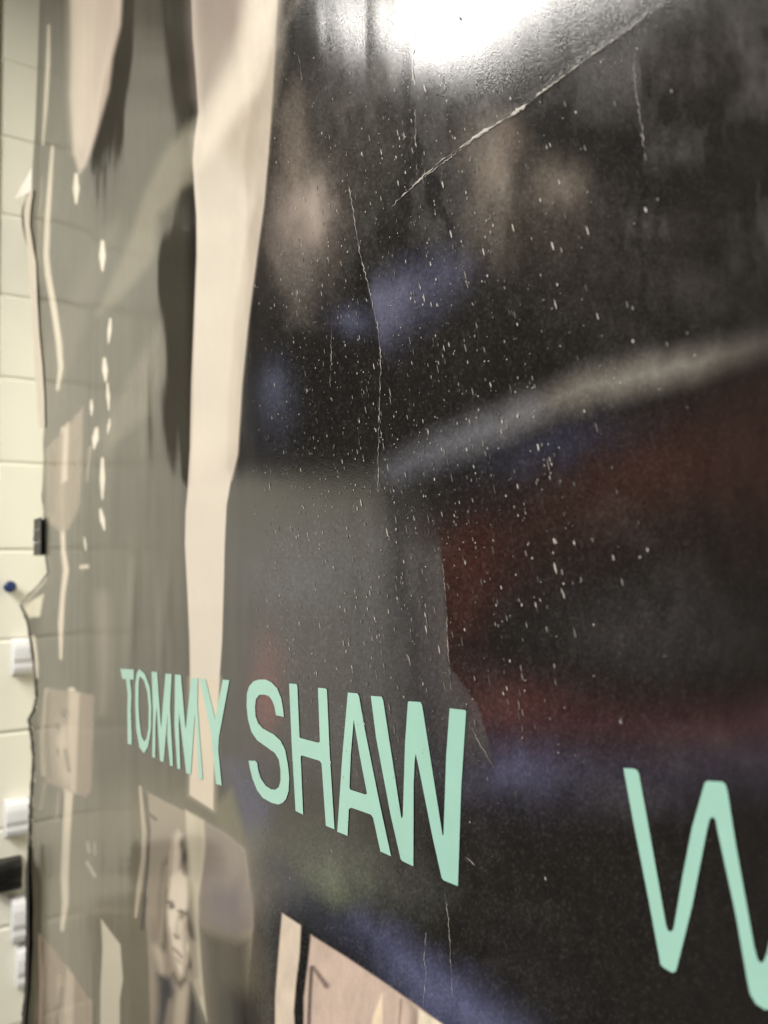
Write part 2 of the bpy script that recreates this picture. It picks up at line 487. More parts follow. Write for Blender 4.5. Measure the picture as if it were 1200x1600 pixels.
# small inset pictures
poly([(71, 702), (90, 682), (130, 636), (128, 720), (124, 790), (108, 826), (96, 832), (74, 815)], (150, 134, 116), 5, .9)
poly([(100, 668), (107, 660), (105, 750), (96, 755)], (220, 205, 186), 4, .9)
stroke([(82, 705), (80, 800)], 6, (96, 86, 74), 8, .7); stroke([(118, 690), (114, 800)], 6, (120, 108, 92), 10, .6)
poly([(70, 1074), (147, 1086), (145, 1160), (143, 1236), (134, 1246), (72, 1222)], (138, 122, 106), 4, .95)
stroke([(72, 1080), (66, 1150), (68, 1210)], 7, (172, 156, 138), 4, .9)
stroke([(76, 1085), (73, 1150), (78, 1215)], 5, (96, 84, 72), 4, .8)
poly([(108, 1080), (124, 1082), (120, 1180), (118, 1240), (110, 1235), (106, 1130)], (196, 180, 160), 4, .9)
blob(98, 1160, 13, 40, (206, 190, 170), .85)
blob(104, 1210, 12, 26, (196, 180, 162), .8, ang=-8)
blob(100, 1116, 7, 10, (84, 74, 64), .8); blob(91, 1137, 4, 7, (84, 74, 64), .8); blob(90, 1175, 3, 7, (92, 82, 70), .7)
stroke([(102, 1172), (108, 1204)], 4, (88, 76, 66), 4, .8)
stroke([(70, 1225), (64, 1262)], 5, (150, 138, 120), 4, .7); stroke([(92, 1240), (88, 1280)], 6, (150, 136, 118), 4, .7); stroke([(98, 1240), (96, 1275)], 5, (70, 64, 54), 4, .7)
poly([(61, 1456), (80, 1478), (104, 1510), (144, 1566), (141, 1660), (58, 1660)], (150, 130, 112), 3, .95)
stroke([(62, 1462), (64, 1540), (62, 1620)], 4, (190, 172, 150), 3, .9); stroke([(67, 1476), (70, 1540), (68, 1620)], 3, (98, 86, 72), 3, .8)
poly([(104, 1510), (116, 1526), (112, 1660), (100, 1660), (100, 1570)], (196, 178, 158), 4, .9)
stroke([(92, 1525), (92, 1560), (95, 1600)], [5, 7, 6], (186, 166, 146), 4, .8); stroke([(96, 1545), (90, 1590), (88, 1640)], [4, 6, 8], (74, 62, 54), 5, .8)
# middle inset picture: a plain long haired sitter in front of a wall
poly([(228, 1236), (262, 1254), (291, 1268), (320, 1284), (352, 1302), (383, 1328), (392, 1400), (396, 1440), (388, 1540), (392, 1660), (236, 1660), (232, 1500), (226, 1400), (230, 1300)], (150, 138, 122), 3)
poly([(318, 1284), (352, 1302), (383, 1328), (394, 1410), (394, 1450), (370, 1460), (312, 1440), (316, 1360)], (132, 121, 112), 8)
blob(356, 1415, 36, 44, (122, 112, 114), .8)
poly([(312, 1450), (390, 1470), (400, 1660), (318, 1660)], (84, 78, 66), 20)
poly([(352, 1540), (400, 1560), (420, 1660), (330, 1660)], (32, 30, 28), 26, .85)
stroke([(219, 1230), (225, 1300), (224, 1340), (217, 1390), (212, 1432)], [4, 7, 7, 8, 4], (176, 164, 144), 2.5)
stroke([(228, 1240), (233, 1300), (231, 1350), (226, 1410), (222, 1450)], [5, 5, 5, 6, 6], (76, 69, 60), 3)
stroke([(238, 1300), (236, 1350), (230, 1400)], [3, 3, 3], (150, 138, 122), 2); stroke([(230, 1270), (243, 1280)], 5, (92, 84, 74), 3)
def pp(*a):
    return [(180 + x / 4, 1200 + y / 4) for x, y in a]
poly(pp((440, 262), (552, 330), (562, 480), (545, 640), (520, 820), (518, 950), (528, 1100), (545, 1330), (572, 1585), (540, 1500), (490, 1330), (470, 1100), (455, 900)), (196, 186, 164), 3.5)
poly(pp((500, 300), (550, 335), (558, 480), (540, 640), (515, 700), (500, 500)), (176, 166, 144), 8, .7)
# hair mass, then face, then the darker locks
poly(pp((320, 560), (360, 470), (400, 400), (440, 470), (460, 700), (500, 900), (515, 1100), (520, 1300), (470, 1330), (440, 1000), (345, 1000), (330, 1250), (270, 1330), (250, 1150), (270, 900), (290, 720)), (128, 117, 101), 9, .9, warp=5)
poly(pp((300, 600), (330, 560), (345, 700), (325, 900), (330, 1080), (300, 1180), (285, 1000), (280, 800)), (62, 55, 47), 8, .7, warp=4)
poly(pp((358, 440), (390, 392), (418, 420), (405, 480), (420, 560), (400, 640), (350, 700), (345, 620)), (208, 194, 174), 7, .95, warp=3)
poly(pp((345, 690), (332, 800), (326, 900), (331, 1000), (347, 1110), (366, 1210), (392, 1290), (418, 1315), (438, 1285), (446, 1150), (446, 1000), (448, 900), (456, 800), (452, 690), (420, 630), (380, 640)), (224, 210, 190), 6)
poly(pp((375, 900), (395, 960), (392, 1050), (372, 1050), (360, 960)), (236, 222, 202), 7, .6)
poly(pp((335, 1000), (352, 1100), (372, 1200), (398, 1290), (380, 1290), (350, 1190), (332, 1080)), (150, 134, 116), 7, .7)
blob(180 + 430 / 4, 1200 + 560 / 4, 6, 17, (34, 29, 25), .9, warp=3)
blob(180 + 418 / 4, 1200 + 478 / 4, 4, 9, (84, 74, 64), .8)
blob(180 + 432 / 4, 1200 + 640 / 4, 5, 8, (120, 108, 94), .6)
poly(pp((420, 960), (446, 960), (446, 1150), (440, 1280), (420, 1300), (425, 1150)), (166, 151, 132), 7, .8)
stroke(pp((330, 838), (350, 844), (366, 866)), [4, 6, 2], (62, 53, 46), 5, .9)
blob(180 + 350 / 4, 1200 + 868 / 4, 4.5, 4.5, (74, 64, 55), .8)
stroke(pp((394, 894), (412, 898), (440, 912)), [2, 6, 4], (60, 52, 45), 5, .9)
blob(180 + 418 / 4, 1200 + 928 / 4, 5.5, 6.5, (98, 86, 74), .75)
stroke(pp((396, 930), (384, 1000), (392, 1050)), [3, 4, 5], (160, 145, 126), 7, .7)
stroke(pp((370, 1042), (384, 1058), (396, 1062)), [2, 4, 2], (96, 82, 70), 5, .85)
stroke(pp((364, 1128), (386, 1148), (413, 1180)), [2.5, 4, 2.5], (104, 85, 74), 5, .85)
stroke(pp((378, 1188), (394, 1206), (406, 1216)), [2, 4, 2], (134, 116, 101), 6, .7)
blob(180 + 372 / 4, 1200 + 760 / 4, 8, 14, (226, 212, 192), .5)
poly(pp((448, 890), (480, 980), (498, 1070), (470, 1060), (446, 1000)), (44, 38, 32), 7, .85, warp=3)
poly(pp((455, 1060), (500, 1100), (515, 1250), (540, 1420), (520, 1440), (480, 1300), (458, 1180)), (158, 145, 126), 7, .85, warp=6)
blob(180 + 470 / 4, 1200 + 1230 / 4, 4, 14, (72, 64, 55), .7, warp=3)
blob(180 + 452 / 4, 1200 + 1120 / 4, 3, 9, (206, 194, 174), .8)
poly(pp((372, 1320), (462, 1270), (465, 1400), (448, 1600), (440, 1800), (360, 1800), (378, 1450)), (182, 168, 148), 8, .95)
poly(pp((362, 1285), (398, 1330), (440, 1300), (452, 1240), (448, 1330), (405, 1380), (375, 1340)), (44, 38, 33), 8, .85)
poly(pp((268, 1290), (350, 1310), (372, 1400), (345, 1500), (320, 1800), (240, 1800), (270, 1500)), (36, 36, 46), 10, .95)
poly(pp((470, 1350), (510, 1460), (560, 1600), (640, 1800), (440, 1800), (446, 1600)), (30, 28, 26), 8, .95)
stroke(pp((252, 1110), (280, 1180), (292, 1270)), [8, 13, 6], (192, 178, 158), 8, .85)
stroke(pp((318, 620), (300, 780), (296, 940), (282, 1080)), [3, 6, 6, 8], (168, 154, 135), 7, .75)
stroke(pp((345, 520), (338, 620), (330, 740)), [3, 5, 3], (186, 172, 152), 5, .7)
stroke(pp((345, 1460), (326, 1600), (310, 1800)), [5, 9, 14], (150, 138, 122), 8, .7)
stroke(pp((235, 950), (240, 1040), (250, 1100)), [10, 8, 6], (132, 120, 104), 8, .6)
# lower middle inset picture
poly([(441, 1427), (470, 1446), (468, 1490), (462, 1540), (459, 1580), (463, 1660), (430, 1660), (430, 1560), (436, 1480)], (214, 197, 178), 2.5)
poly([(486, 1461), (540, 1495), (600, 1535), (655, 1574), (690, 1600), (770, 1660), (474, 1660), (475, 1560), (482, 1500)], (200, 178, 163), 3)
stroke([(487, 1512), (484, 1560), (482, 1620)], 6, (84, 74, 70), 3, .9); stroke([(481, 1520), (478, 1580)], 3, (190, 170, 154), 2, .8)
stroke([(490, 1512), (510, 1540)], [5, 9], (112, 96, 90), 4, .9)
poly([(597, 1552), (598, 1600), (596, 1660), (574, 1660), (582, 1590)], (236, 214, 184), 3)
stroke([(627, 1562), (622, 1620)], 3, (140, 118, 104), 3, .8); stroke([(640, 1566), (648, 1580), (650, 1640)], [4, 10, 12], (132, 116, 104), 8, .7)
poly([(655, 1578), (690, 1600), (760, 1660), (648, 1660)], (228, 214, 190), 3)
# torn, dirty left edge
for i in range(46):
    py = 1010 + i * 7 + random.uniform(-3, 3)
    if py > 1336:
        break
    ex = float(edge_px(py))
    stroke([(ex + 2, py - 3), (ex + random.uniform(2, 5), py + 3)], random.uniform(2, 5), (228, 216, 196), 2, random.choice([.9, .7, .2, .1]))
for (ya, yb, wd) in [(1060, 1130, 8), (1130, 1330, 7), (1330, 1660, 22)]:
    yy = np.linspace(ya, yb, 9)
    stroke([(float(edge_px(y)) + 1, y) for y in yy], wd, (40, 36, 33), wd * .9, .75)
poly([(72, 900), (46, 930), (30, 946), (40, 948), (62, 922), (75, 905)], (150, 140, 124), 3)
poly([(66, 912), (58, 918), (44, 934), (34, 942), (40, 936)], (240, 232, 212), 3)
poly([(68, 928), (62, 964), (44, 966), (36, 950), (50, 938)], (232, 224, 200), 3)
poly([(30, 946), (36, 948), (46, 966), (64, 964), (64, 992), (48, 994), (44, 980)], (34, 28, 26), 3)
stroke([(52, 996), (54, 1010), (57, 1040), (57, 1058)], [6, 6, 5, 4], (230, 218, 198), 3)
stroke([(49, 1000), (50, 1018), (53, 1032)], [3, 6, 3], (34, 28, 26), 2)
# grey sheen painted into the blacks at upper centre, then fainter clouds at right
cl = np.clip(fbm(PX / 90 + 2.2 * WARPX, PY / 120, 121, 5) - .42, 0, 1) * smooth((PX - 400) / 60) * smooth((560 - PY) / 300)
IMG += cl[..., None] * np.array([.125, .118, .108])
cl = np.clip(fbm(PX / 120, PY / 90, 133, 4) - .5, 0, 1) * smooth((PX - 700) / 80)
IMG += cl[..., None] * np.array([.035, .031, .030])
# uneven density of the print: streaks and mottling
mott = fbm(PX / 14, PY / 40, 21, 5) - .5
grain = rng.random((NR, NC)); grain = (grain + np.roll(grain, 1, 0) + np.roll(grain, 1, 1) * .5) / 2.5 - .5
fine_ = np.clip((PX - 330) / 120, .12, 1) * np.clip((1300 - PX) / 300, .4, 1) * np.clip(1.1 - IMG.mean(-1) * 4, .1, 1)
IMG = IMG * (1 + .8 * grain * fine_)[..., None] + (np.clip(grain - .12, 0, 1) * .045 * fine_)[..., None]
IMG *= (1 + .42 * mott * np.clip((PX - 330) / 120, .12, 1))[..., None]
#PRINT-END

# --- relief: slope of the vinyl along the wall (+ = away from the camera side)
S = np.zeros((NR, NC))
#RELIEF-BEGIN
VB = 12
def tilt(pts, s, blur, warp=0.0):
    poly(pts, s, blur, 1.0, warp, target=S)
tilt([(250, -40), (304, -40), (310, 80), (311, 150), (302, 182), (280, 198), (268, 140), (260, 60)], -.10, 8, 8)
tilt([(184, -40), (212, -40), (209, 110), (192, 200), (160, 266), (130, 280), (142, 215), (164, 120), (178, 60)], -.125, 7, 8)
tilt([(134, 275), (180, 215), (196, 260), (186, 330), (160, 350), (140, 330)], -.09, 14, 8)
tilt([(40, 1335), (58, 1335), (58, 1650), (36, 1650)], -.12, 6)
tilt([(182, 180), (194, 190), (196, 255), (186, 275), (180, 240)], -.12, 8, 6)
tilt([(298, 285), (304, 310), (306, 400), (303, 500), (299, 640), (297, 780), (288, 740), (280, 690), (266, 580), (262, 545), (256, 470), (248, 455), (247, 410), (262, 350), (280, 310)], -.12, 7, 14)
tilt([(256, 600), (270, 570), (280, 680), (272, 740), (258, 700), (250, 650)], -.08, 8, 8)
tilt([(225, 330), (240, 300), (238, 380), (228, 400)], .05, 8, 8)
rw = random.Random(4)
def wrinkle(x, ya, yb, a, wd):
    n_ = 6
    ys = np.linspace(ya, yb, n_)
    xs = x + np.cumsum([rw.uniform(-5, 5) for _ in range(n_)])
    al = [0, .8, 1, 1, .7, 0]
    sh = wd * .55
    T_ = np.zeros_like(S)
    stroke(list(zip(xs - sh, ys)), wd, a, wd, 1, 4, T_, al)
    U_ = np.zeros_like(S)
    stroke(list(zip(xs + sh, ys)), wd, -a, wd, 1, 4, U_, al)
    S[:] += T_ + U_
for (x, ya, yb, a, wd) in [(216, 850, 1080, .11, 9), (246, 900, 1075, .13, 8), (272, 880, 1060, .13, 7), (230, 520, 780, .08, 9), (205, 420, 640, .03, 12),
                           (150, 300, 520, .02, 14), (120, 780, 1040, .015, 12), (180, 640, 900, .025, 14), (160, 1160, 1420, .02, 12), (205, 1180, 1500, .03, 10),
                           (92, 120, 360, .012, 10), (140, 60, 240, .02, 12), (376, 820, 1100, .03, 9), (385, 900, 1060, .03, 7), (420, 1440, 1640, .07, 7), (402, 1330, 1600, .05, 9), (270, 1080, 1240, .04, 8), (262, 180, 300, .04, 8)]:
    wrinkle(x, ya, yb, a, wd)
# buckle along the upper crease
def lane(px0, px1, a, soft):
    return a * smooth((PX - px0) / soft) * smooth((px1 - PX) / soft)
S2 = (lane(450, 566, -.0135, 20) + lane(570, 648, .030, 7)) * smooth((330 - PY) / 330)
S2 += .045 * (fbm(PX / 7, PY / 60, 61, 3) - .5) * np.clip(-S * 8, 0, 1)
S2 += .030 * (fbm(PX / 34, PY / 170, 71, 2) - .5) * np.clip((310 - PX) / 60, 0, 1) * np.clip((PX - 60) / 60, 0, 1)
#RELIEF-END
Xp = G0[..., 0]
def vblur(a, n):
    p = np.pad(a, ((n, n), (0, 0)), 'edge')
    c = np.cumsum(np.concatenate([np.zeros((1, a.shape[1])), p], 0), 0)
    return (c[2 * n + 1:] - c[:-2 * n - 1]) / (2 * n + 1)
for _ in range(3):
    S = vblur(S, VB)
# each row comes back to the wall again across the pale stripe
sl_ = np.interp(rows, [p[1] for p in STRIPE[:20]], [p[0] for p in STRIPE[:20]])[:, None]
DX = np.diff(Xp, axis=1, prepend=Xp[:, :1])
S = S + S2
tot = (S * DX * (PX < sl_ + 40)).sum(1, keepdims=True)
W_ = smooth((PX - sl_ + 2) / 16) * smooth((sl_ + 92 - PX) / 30)
S = S - W_ * tot / (W_ * DX).sum(1, keepdims=True)
H = np.zeros((NR, NC))
for j in range(1, NC):
    dx = Xp[:, j] - Xp[:, j - 1]
    H[:, j] = H[:, j - 1] + S[:, j] * dx
# gentle waviness of the whole sheet
H += .0016 * np.clip((420 - PX) / 120, .2, 1) * (fbm(G0[..., 0] * 1.2, G0[..., 2] * 5, 80, 3) - .5) * 2
H += .0008 * (fbm(G0[..., 0] * 9, G0[..., 2] * 2.2, 40, 3) - .5) * 2
H += .00012 * (fbm(G0[..., 0] * 40, G0[..., 2] * 11, 50, 2) - .5) * 2
FD = [(560, 366), (612, 322), (690, 252), (800, 181), (870, 126), (960, 62), (1040, 6)]
fold = np.zeros_like(H)
stroke(FD, [3] * 7, 1.0, 12, 1.0, 3, fold, [0, .6, 1, 1, .8, .6, .3])
H += .00009 * fold
fold = np.zeros_like(H)
stroke([(545, 270), (563, 400), (590, 512), (594, 600), (590, 780)], [3] * 5, 1.0, 18, 1.0, 3, fold, [0, .8, 1, 1, 0])
H += .00025 * fold
fold = np.zeros_like(H)
stroke([(690, 840), (697, 940), (703, 1060), (712, 1120)], [3] * 4, 1.0, 16, 1.0, 2, fold, [0, 1, 1, 0])
H += .0002 * fold
H = np.clip(H, -.03, .05)
V = hit(PX, PY, H)

# extend the sheet beyond the frame: up, down and to the right
ne = 10
def ext_rows(Vrow, zt):
    t = (np.arange(1, ne + 1) / ne)[:, None]
    out = np.repeat(Vrow[None], ne, 0).copy()
    out[..., 2] = Vrow[None, :, 2] * (1 - t) + zt * t
    out[..., 1] = Vrow[None, :, 1] * (1 - t)
    return out
top = ext_rows(V[0], 3.45)[::-1]
bot = ext_rows(V[-1], .45)
VV = np.concatenate([top, V, bot], 0)
CC = np.concatenate([np.repeat(IMG[:1], ne, 0), IMG, np.repeat(IMG[-1:], ne, 0)], 0)
nx = 16
last = VV[:, -1]
t = (np.arange(1, nx + 1) / nx)[None, :, None]
ext = np.repeat(last[:, None], nx, 1).copy()
ext[..., 0] = last[:, None, 0] * (1 - t[..., 0]) + .75 * t[..., 0]
ext[..., 1] = last[:, None, 1] * (1 - t[..., 0])
VV = np.concatenate([VV, ext], 1)
CC = np.concatenate([CC, np.repeat(CC[:, -1:], nx, 1)], 1)
nr, nc = VV.shape[:2]
idx = np.arange(nr * nc).reshape(nr, nc)
quads = np.stack([idx[:-1, :-1], idx[1:, :-1], idx[1:, 1:], idx[:-1, 1:]], -1).reshape(-1, 4)
me = bpy.data.meshes.new('printed_sheet')
me.vertices.add(nr * nc)
me.vertices.foreach_set('co', VV.reshape(-1).astype(np.float32))
me.loops.add(quads.size)
me.loops.foreach_set('vertex_index', quads.reshape(-1).astype(np.int32))
me.polygons.add(len(quads))
me.polygons.foreach_set('loop_start', (np.arange(len(quads)) * 4).astype(np.int32))
me.polygons.foreach_set('use_smooth', np.ones(len(quads), bool))
me.update(calc_edges=True)
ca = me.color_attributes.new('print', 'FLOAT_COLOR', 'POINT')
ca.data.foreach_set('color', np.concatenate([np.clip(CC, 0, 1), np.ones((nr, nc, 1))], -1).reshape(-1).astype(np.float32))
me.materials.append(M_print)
poster = empty('poster', (-.6, 0, .45))
tag(poster, 'large glossy creased vinyl poster with mint green lettering on a dark picture', 'poster')
sheet = bpy.data.objects.new('printed_sheet', me)
COL.objects.link(sheet)
def adopt(o):
    o.parent = poster
    o.location = Vector(o.location) - poster.location
adopt(sheet)

def surf(px, py, off=.0004):
    """a point on the vinyl seen at photo pixel px, py, lifted by off"""
    px = np.asarray(px, float); py = np.asarray(py, float)
    e = edge_px(py) - 50
    c = np.where(px < 200, (px - e * (200 / 150)) / (1 - e / 150), px)
    fi = np.clip(np.interp(c, cols, np.arange(NC)), 0, NC - 1.001); fj = np.clip((py - rows[0]) / 2.2, 0, NR - 1.001)
    i = fi.astype(int); j = fj.astype(int); u = fi - i; v = fj - j
    h = (H[j, i] * (1 - u) + H[j, i + 1] * u) * (1 - v) + (H[j + 1, i] * (1 - u) + H[j + 1, i + 1] * u) * v
    return hit(px, py, h + off)

# ------------------------------------------------------------------ lettering
def conv(pts, x0, y0, s):
    return [(x0 + a / s, y0 + b / s) for a, b in pts]
L = []
L.append(([(188, 1045), (209, 1046), (209, 1061.5), (203, 1062), (205.5, 1084), (204.5, 1110), (206, 1163.5), (199.5, 1162.5), (199, 1110), (199.5, 1085), (197, 1062), (191, 1060)], []))
L.append((conv([(290, 125), (335, 170), (370, 270), (383, 420), (379, 600), (358, 730), (325, 787), (290, 740), (265, 600), (257, 420), (257, 250), (268, 160)], 160, 1020, 5),
          [conv([(295, 185), (325, 215), (352, 310), (362, 430), (360, 590), (345, 670), (325, 692), (303, 640), (288, 520), (282, 400), (283, 270), (287, 205)], 160, 1020, 5)]))
L.append((conv([(385, 148), (428, 150), (458, 590), (493, 163), (541, 166), (528, 430), (552, 885), (528, 882), (506, 640), (510, 470), (479, 853), (450, 845), (424, 420), (414, 560), (413, 820), (389, 815), (396, 470)], 160, 1020, 5), []))
L.append((conv([(567, 170), (613, 172), (650, 600), (695, 195), (745, 200), (742, 420), (785, 988), (755, 985), (735, 640), (722, 480), (690, 952), (655, 940), (600, 470), (597, 560), (610, 910), (585, 905), (563, 560)], 160, 1020, 5), []))
L.append((conv([(760, 200), (805, 203), (880, 520), (940, 210), (992, 213), (910, 660), (905, 760), (932, 1037), (888, 1025), (860, 750), (850, 640)], 160, 1020, 5), []))
L.append((conv([(420, 458), (350, 443), (335, 360), (315, 310), (285, 270), (240, 258), (200, 262), (170, 300), (163, 370), (167, 450), (190, 515), (230, 560), (330, 615), (390, 670), (430, 750), (455, 880), (468, 1000), (462, 1120), (440, 1190), (410, 1225), (370, 1240), (310, 1225), (230, 1180), (180, 1110), (140, 1010), (115, 910), (105, 848), (165, 850), (182, 870), (190, 930), (215, 1010), (260, 1075), (310, 1105), (345, 1108), (375, 1085), (390, 1030), (390, 930), (375, 840), (340, 780), (270, 730), (180, 665), (130, 590), (100, 480), (87, 360), (90, 250), (110, 185), (150, 140), (200, 124), (260, 125), (310, 150), (360, 205), (395, 290), (412, 380)], 370, 1040, 5.714), []))
L.append((conv([(467, 160), (532, 164), (540, 180), (560, 640), (570, 648), (725, 688), (742, 680), (725, 205), (732, 197), (795, 205), (804, 216), (830, 800), (872, 1462), (795, 1430), (757, 875), (740, 850), (580, 801), (570, 812), (592, 1330), (525, 1298), (490, 700)], 370, 1040, 5.714), []))
L.append(([(543.5, 1082), (558.5, 1083.5), (561, 1088), (570, 1140), (592, 1250), (611, 1338), (594.5, 1330.5), (583, 1278), (580, 1273), (549, 1262), (545, 1264), (543, 1306), (527, 1299.5), (535, 1180)],
          [[(552.7, 1124), (562, 1180), (573.5, 1240), (571, 1241.5), (548, 1234), (546, 1231), (548, 1180)]]))
L.append((conv([(185, 128), (264, 134), (276, 160), (408, 1020), (415, 1028), (421, 1010), (437, 480), (458, 175), (466, 168), (550, 174), (562, 195), (712, 1150), (716, 1156), (720, 1145), (740, 560), (765, 220), (878, 233), (886, 245), (850, 800), (826, 1528), (720, 1485), (706, 1465), (640, 1170), (535, 640), (515, 553), (508, 600), (500, 780), (498, 1382), (415, 1342), (404, 1325), (330, 1000), (225, 440)], 540, 1060, 4.706), []))
L.append((conv([(92, 77), (150, 80), (172, 88), (184, 110), (240, 420), (345, 1010), (355, 1040), (372, 1052), (390, 1035), (440, 740), (500, 430), (575, 165), (592, 153), (680, 158), (700, 175), (712, 220), (760, 530), (870, 1140), (890, 1215), (905, 1235), (925, 1230), (945, 1180), (1010, 900), (1090, 560), (1160, 240), (1250, 250), (1160, 650), (1060, 1150), (990, 1480), (970, 1510), (935, 1515), (880, 1480), (845, 1420), (830, 1350), (760, 950), (650, 440), (640, 385), (622, 365), (605, 380), (590, 440), (500, 900), (408, 1272), (400, 1290), (380, 1294), (325, 1260), (312, 1240), (240, 850), (155, 420)], 950, 1180, 3.808), []))
for outer, holes in L:
    loops = [[Vector((a, b, 0)) for a, b in lp] for lp in [outer] + holes]
    tris = tessellate_polygon(loops)
    flat = [v for lp in loops for v in lp]
    bm = bmesh.new()
    vs_ = [bm.verts.new(v) for v in flat]
    for tr in tris:
        try:
            bm.faces.new([vs_[i] for i in tr])
        except ValueError:
            pass
    for it in range(5):
        ed = [e for e in bm.edges if e.calc_length() > 9]
        if not ed:
            break
        bmesh.ops.subdivide_edges(bm, edges=ed, cuts=1)
        bmesh.ops.triangulate(bm, faces=bm.faces[:])
    P = np.array([v.co[:2] for v in bm.verts])
    Q = surf(P[:, 0], P[:, 1], .0005)
    for v, q in zip(bm.verts, Q):
        v.co = q
    bmesh.ops.recalc_face_normals(bm, faces=bm.faces[:])
    for f_ in bm.faces:
        f_.normal_update()
        if f_.normal.y > 0:
            f_.normal_flip()
    adopt(bm_obj('printed_letter', bm, M_mint, smooth=True))

# ------------------------------------------------------------------ cracks and flecks where the print has worn off
def crack(pts, wid, jit=1.6, side=0.35, n=None, al=1.0):
    """a ragged raised ridge along a crease"""
    pts = np.array(pts, float)
    seg = np.r_[0, np.cumsum(np.hypot(*np.diff(pts, axis=0).T))]
    n = max(6, int(seg[-1] / 3.5))
    s = np.linspace(0, seg[-1], n)
    x = np.interp(s, seg, pts[:, 0]) + jit * (rng.random(n) - .5) * 2
    y = np.interp(s, seg, pts[:, 1]) + jit * (rng.random(n) - .5)
    tx, ty = np.gradient(x), np.gradient(y)
    l = np.hypot(tx, ty); nx_, ny_ = -ty / l, tx / l
    wv = np.interp(s / seg[-1], np.linspace(0, 1, len(wid)), wid) * (.35 + 1.1 * rng.random(n)) / 2
    gap = vnoise(s / 9.0, s * 0 + rng.random() * 50, 5)
    wv *= .62 * np.clip(.15 + 1.6 * (gap - .25), .06, 1.15)
    wv[0] = wv[-1] = .05
    Lp = surf(x + nx_ * wv, y + ny_ * wv, .00045)
    Cp = surf(x, y, .00045 + .00015 * np.clip(wv, 0, 1.5))
    Rp = surf(x - nx_ * wv, y - ny_ * wv, .00045)
    vts = np.concatenate([Lp, Cp, Rp])
    fc = []
    for i in range(n - 1):
        fc += [(i, i + 1, n + i + 1, n + i), (n + i, n + i + 1, 2 * n + i + 1, 2 * n + i)]
    o = mesh_obj('crease', vts, fc, M_crease)
    adopt(o)
    return o
#CRACKS-BEGIN
crack([(612, 322), (640, 296), (665, 272), (690, 250), (740, 216), (778, 192), (800, 180), (870, 126), (930, 82), (960, 62), (1000, 32), (1012, 18)], [1.6, 3, 3.4, 6.5, 8.5, 7, 5, 3, 2], 1.6)
crack([(652, 284), (690, 256), (735, 222), (760, 206)], [1.2, 2.2, 2, .8], 1.6)
crack([(545, 290), (553, 340), (563, 400), (577, 452), (590, 512), (595, 560), (594, 600), (592, 660), (590, 770)], [1.6, 2, 1.6, 2.2, 1.8, 1.8, 1.4, 1], 1.0)
crack([(691, 880), (697, 940), (699, 1000), (703, 1060), (706, 1090)], [.8, 1.2, 1.6, 1.6, 1], .8)
crack([(640, -20), (647, 50), (648, 80)], [1.5, 2.2, 1.2], 1)
crack([(646, 70), (644, 110), (648, 134)], [2.4, 3, 3.6], 1.2)
crack([(648, 170), (650, 230), (652, 275)], [.8, 1.4, 1], 1.4)
crack([(990, 75), (993, 140), (1000, 180), (1006, 225), (1009, 252)], [.8, 1.6, 2.2, 2, 1.2], 1.8)
crack([(666, 1456), (663, 1500), (666, 1520), (661, 1572)], [1.2, 1.8, 2, 1], 1)
crack([(696, 1396), (701, 1440), (704, 1500), (707, 1560)], [1.6, 1.6, 1.2, .8], 1)
crack([(466, 84), (470, 110), (472, 135)], [1, 1.6, 1], .6)
crack([(500, 34), (506, 37), (510, 34)], [1.4, 2.2, 1], .5)
crack([(517, 500), (518, 550), (516, 605)], [.6, 1.4, .8], 1.4)
crack([(732, 1128), (748, 1160), (772, 1200)], [1, 1.4, .7], 1.2)
crack([(726, 1338), (736, 1346), (742, 1352)], [1.4, 1.4, 1], 1)
#CRACKS-END

# fleck rows follow the weave of the backing
A0, A1 = hit(790., 450.), hit(815., 550.)
lean = (A1[0] - A0[0]) / (A1[2] - A0[2])
fl_v, fl_f = [], []
def dens(px, py):
    d = np.exp(-((px - 660) / 225) ** 2 - ((py - 650) / 460) ** 4)
    d *= np.clip((px - 385) / 60, 0, 1)
    d *= 1 - .75 * np.exp(-((px - 590) / 60) ** 2 - ((py - 430) / 80) ** 2)
    d *= 1 - .8 * (py > 1330) 
    return d
nf = 0
for xl in np.arange(-1.4, .2, .0088):
    xl += random.uniform(-.003, .003)
    zz = 1.0
    row_w = random.uniform(.25, 1.2)
    while zz < 2.3:
        zz += random.expovariate(1 / .0055)
        x = xl + lean * (zz - 1.5) + random.gauss(0, .0019)
        P = np.array([x, 0, zz])
        px, py = proj(P)
        if not (380 < px < 1180 and -10 < py < 1480):
            continue
        pr = float(dens(px, py)) * row_w * 1.9 + .016
        if random.random() > pr:
            continue
        ln = random.choice([.3, .35, .45, .6, .8, 1, 1.3, 2.2]) * random.uniform(.0007, .0015)
        wd = random.uniform(.00022, .00055)
        ax = np.array([lean, 0, 1.0]); ax /= np.linalg.norm(ax)
        bx = np.array([ax[2], 0, -ax[0]])
        base = len(fl_v)
        pts = []
        for k6 in range(6):
            a = k6 * math.pi / 3 + random.uniform(-.3, .3)
            q = P + ax * math.cos(a) * ln * random.uniform(.7, 1.2) + bx * math.sin(a) * wd * random.uniform(.7, 1.2)
            pts.append(q)
        pts = np.array(pts)
        qx, qy = proj(pts)
        fl_v += list(surf(qx, qy, .0005))
        fl_f.append(tuple(range(base, base + 6)))
        nf += 1
print('flecks', nf)
fo = mesh_obj('worn_flecks', fl_v, fl_f, M_chip, smooth=False)
for mt in (M_chip_dim, M_chip_faint):
    fo.data.materials.append(mt)
fo.data.polygons.foreach_set('material_index', rng.choice([0, 1, 2], len(fl_f), p=[.3, .4, .3]).astype(np.int32))
fo['kind'] = 'stuff'
adopt(fo)

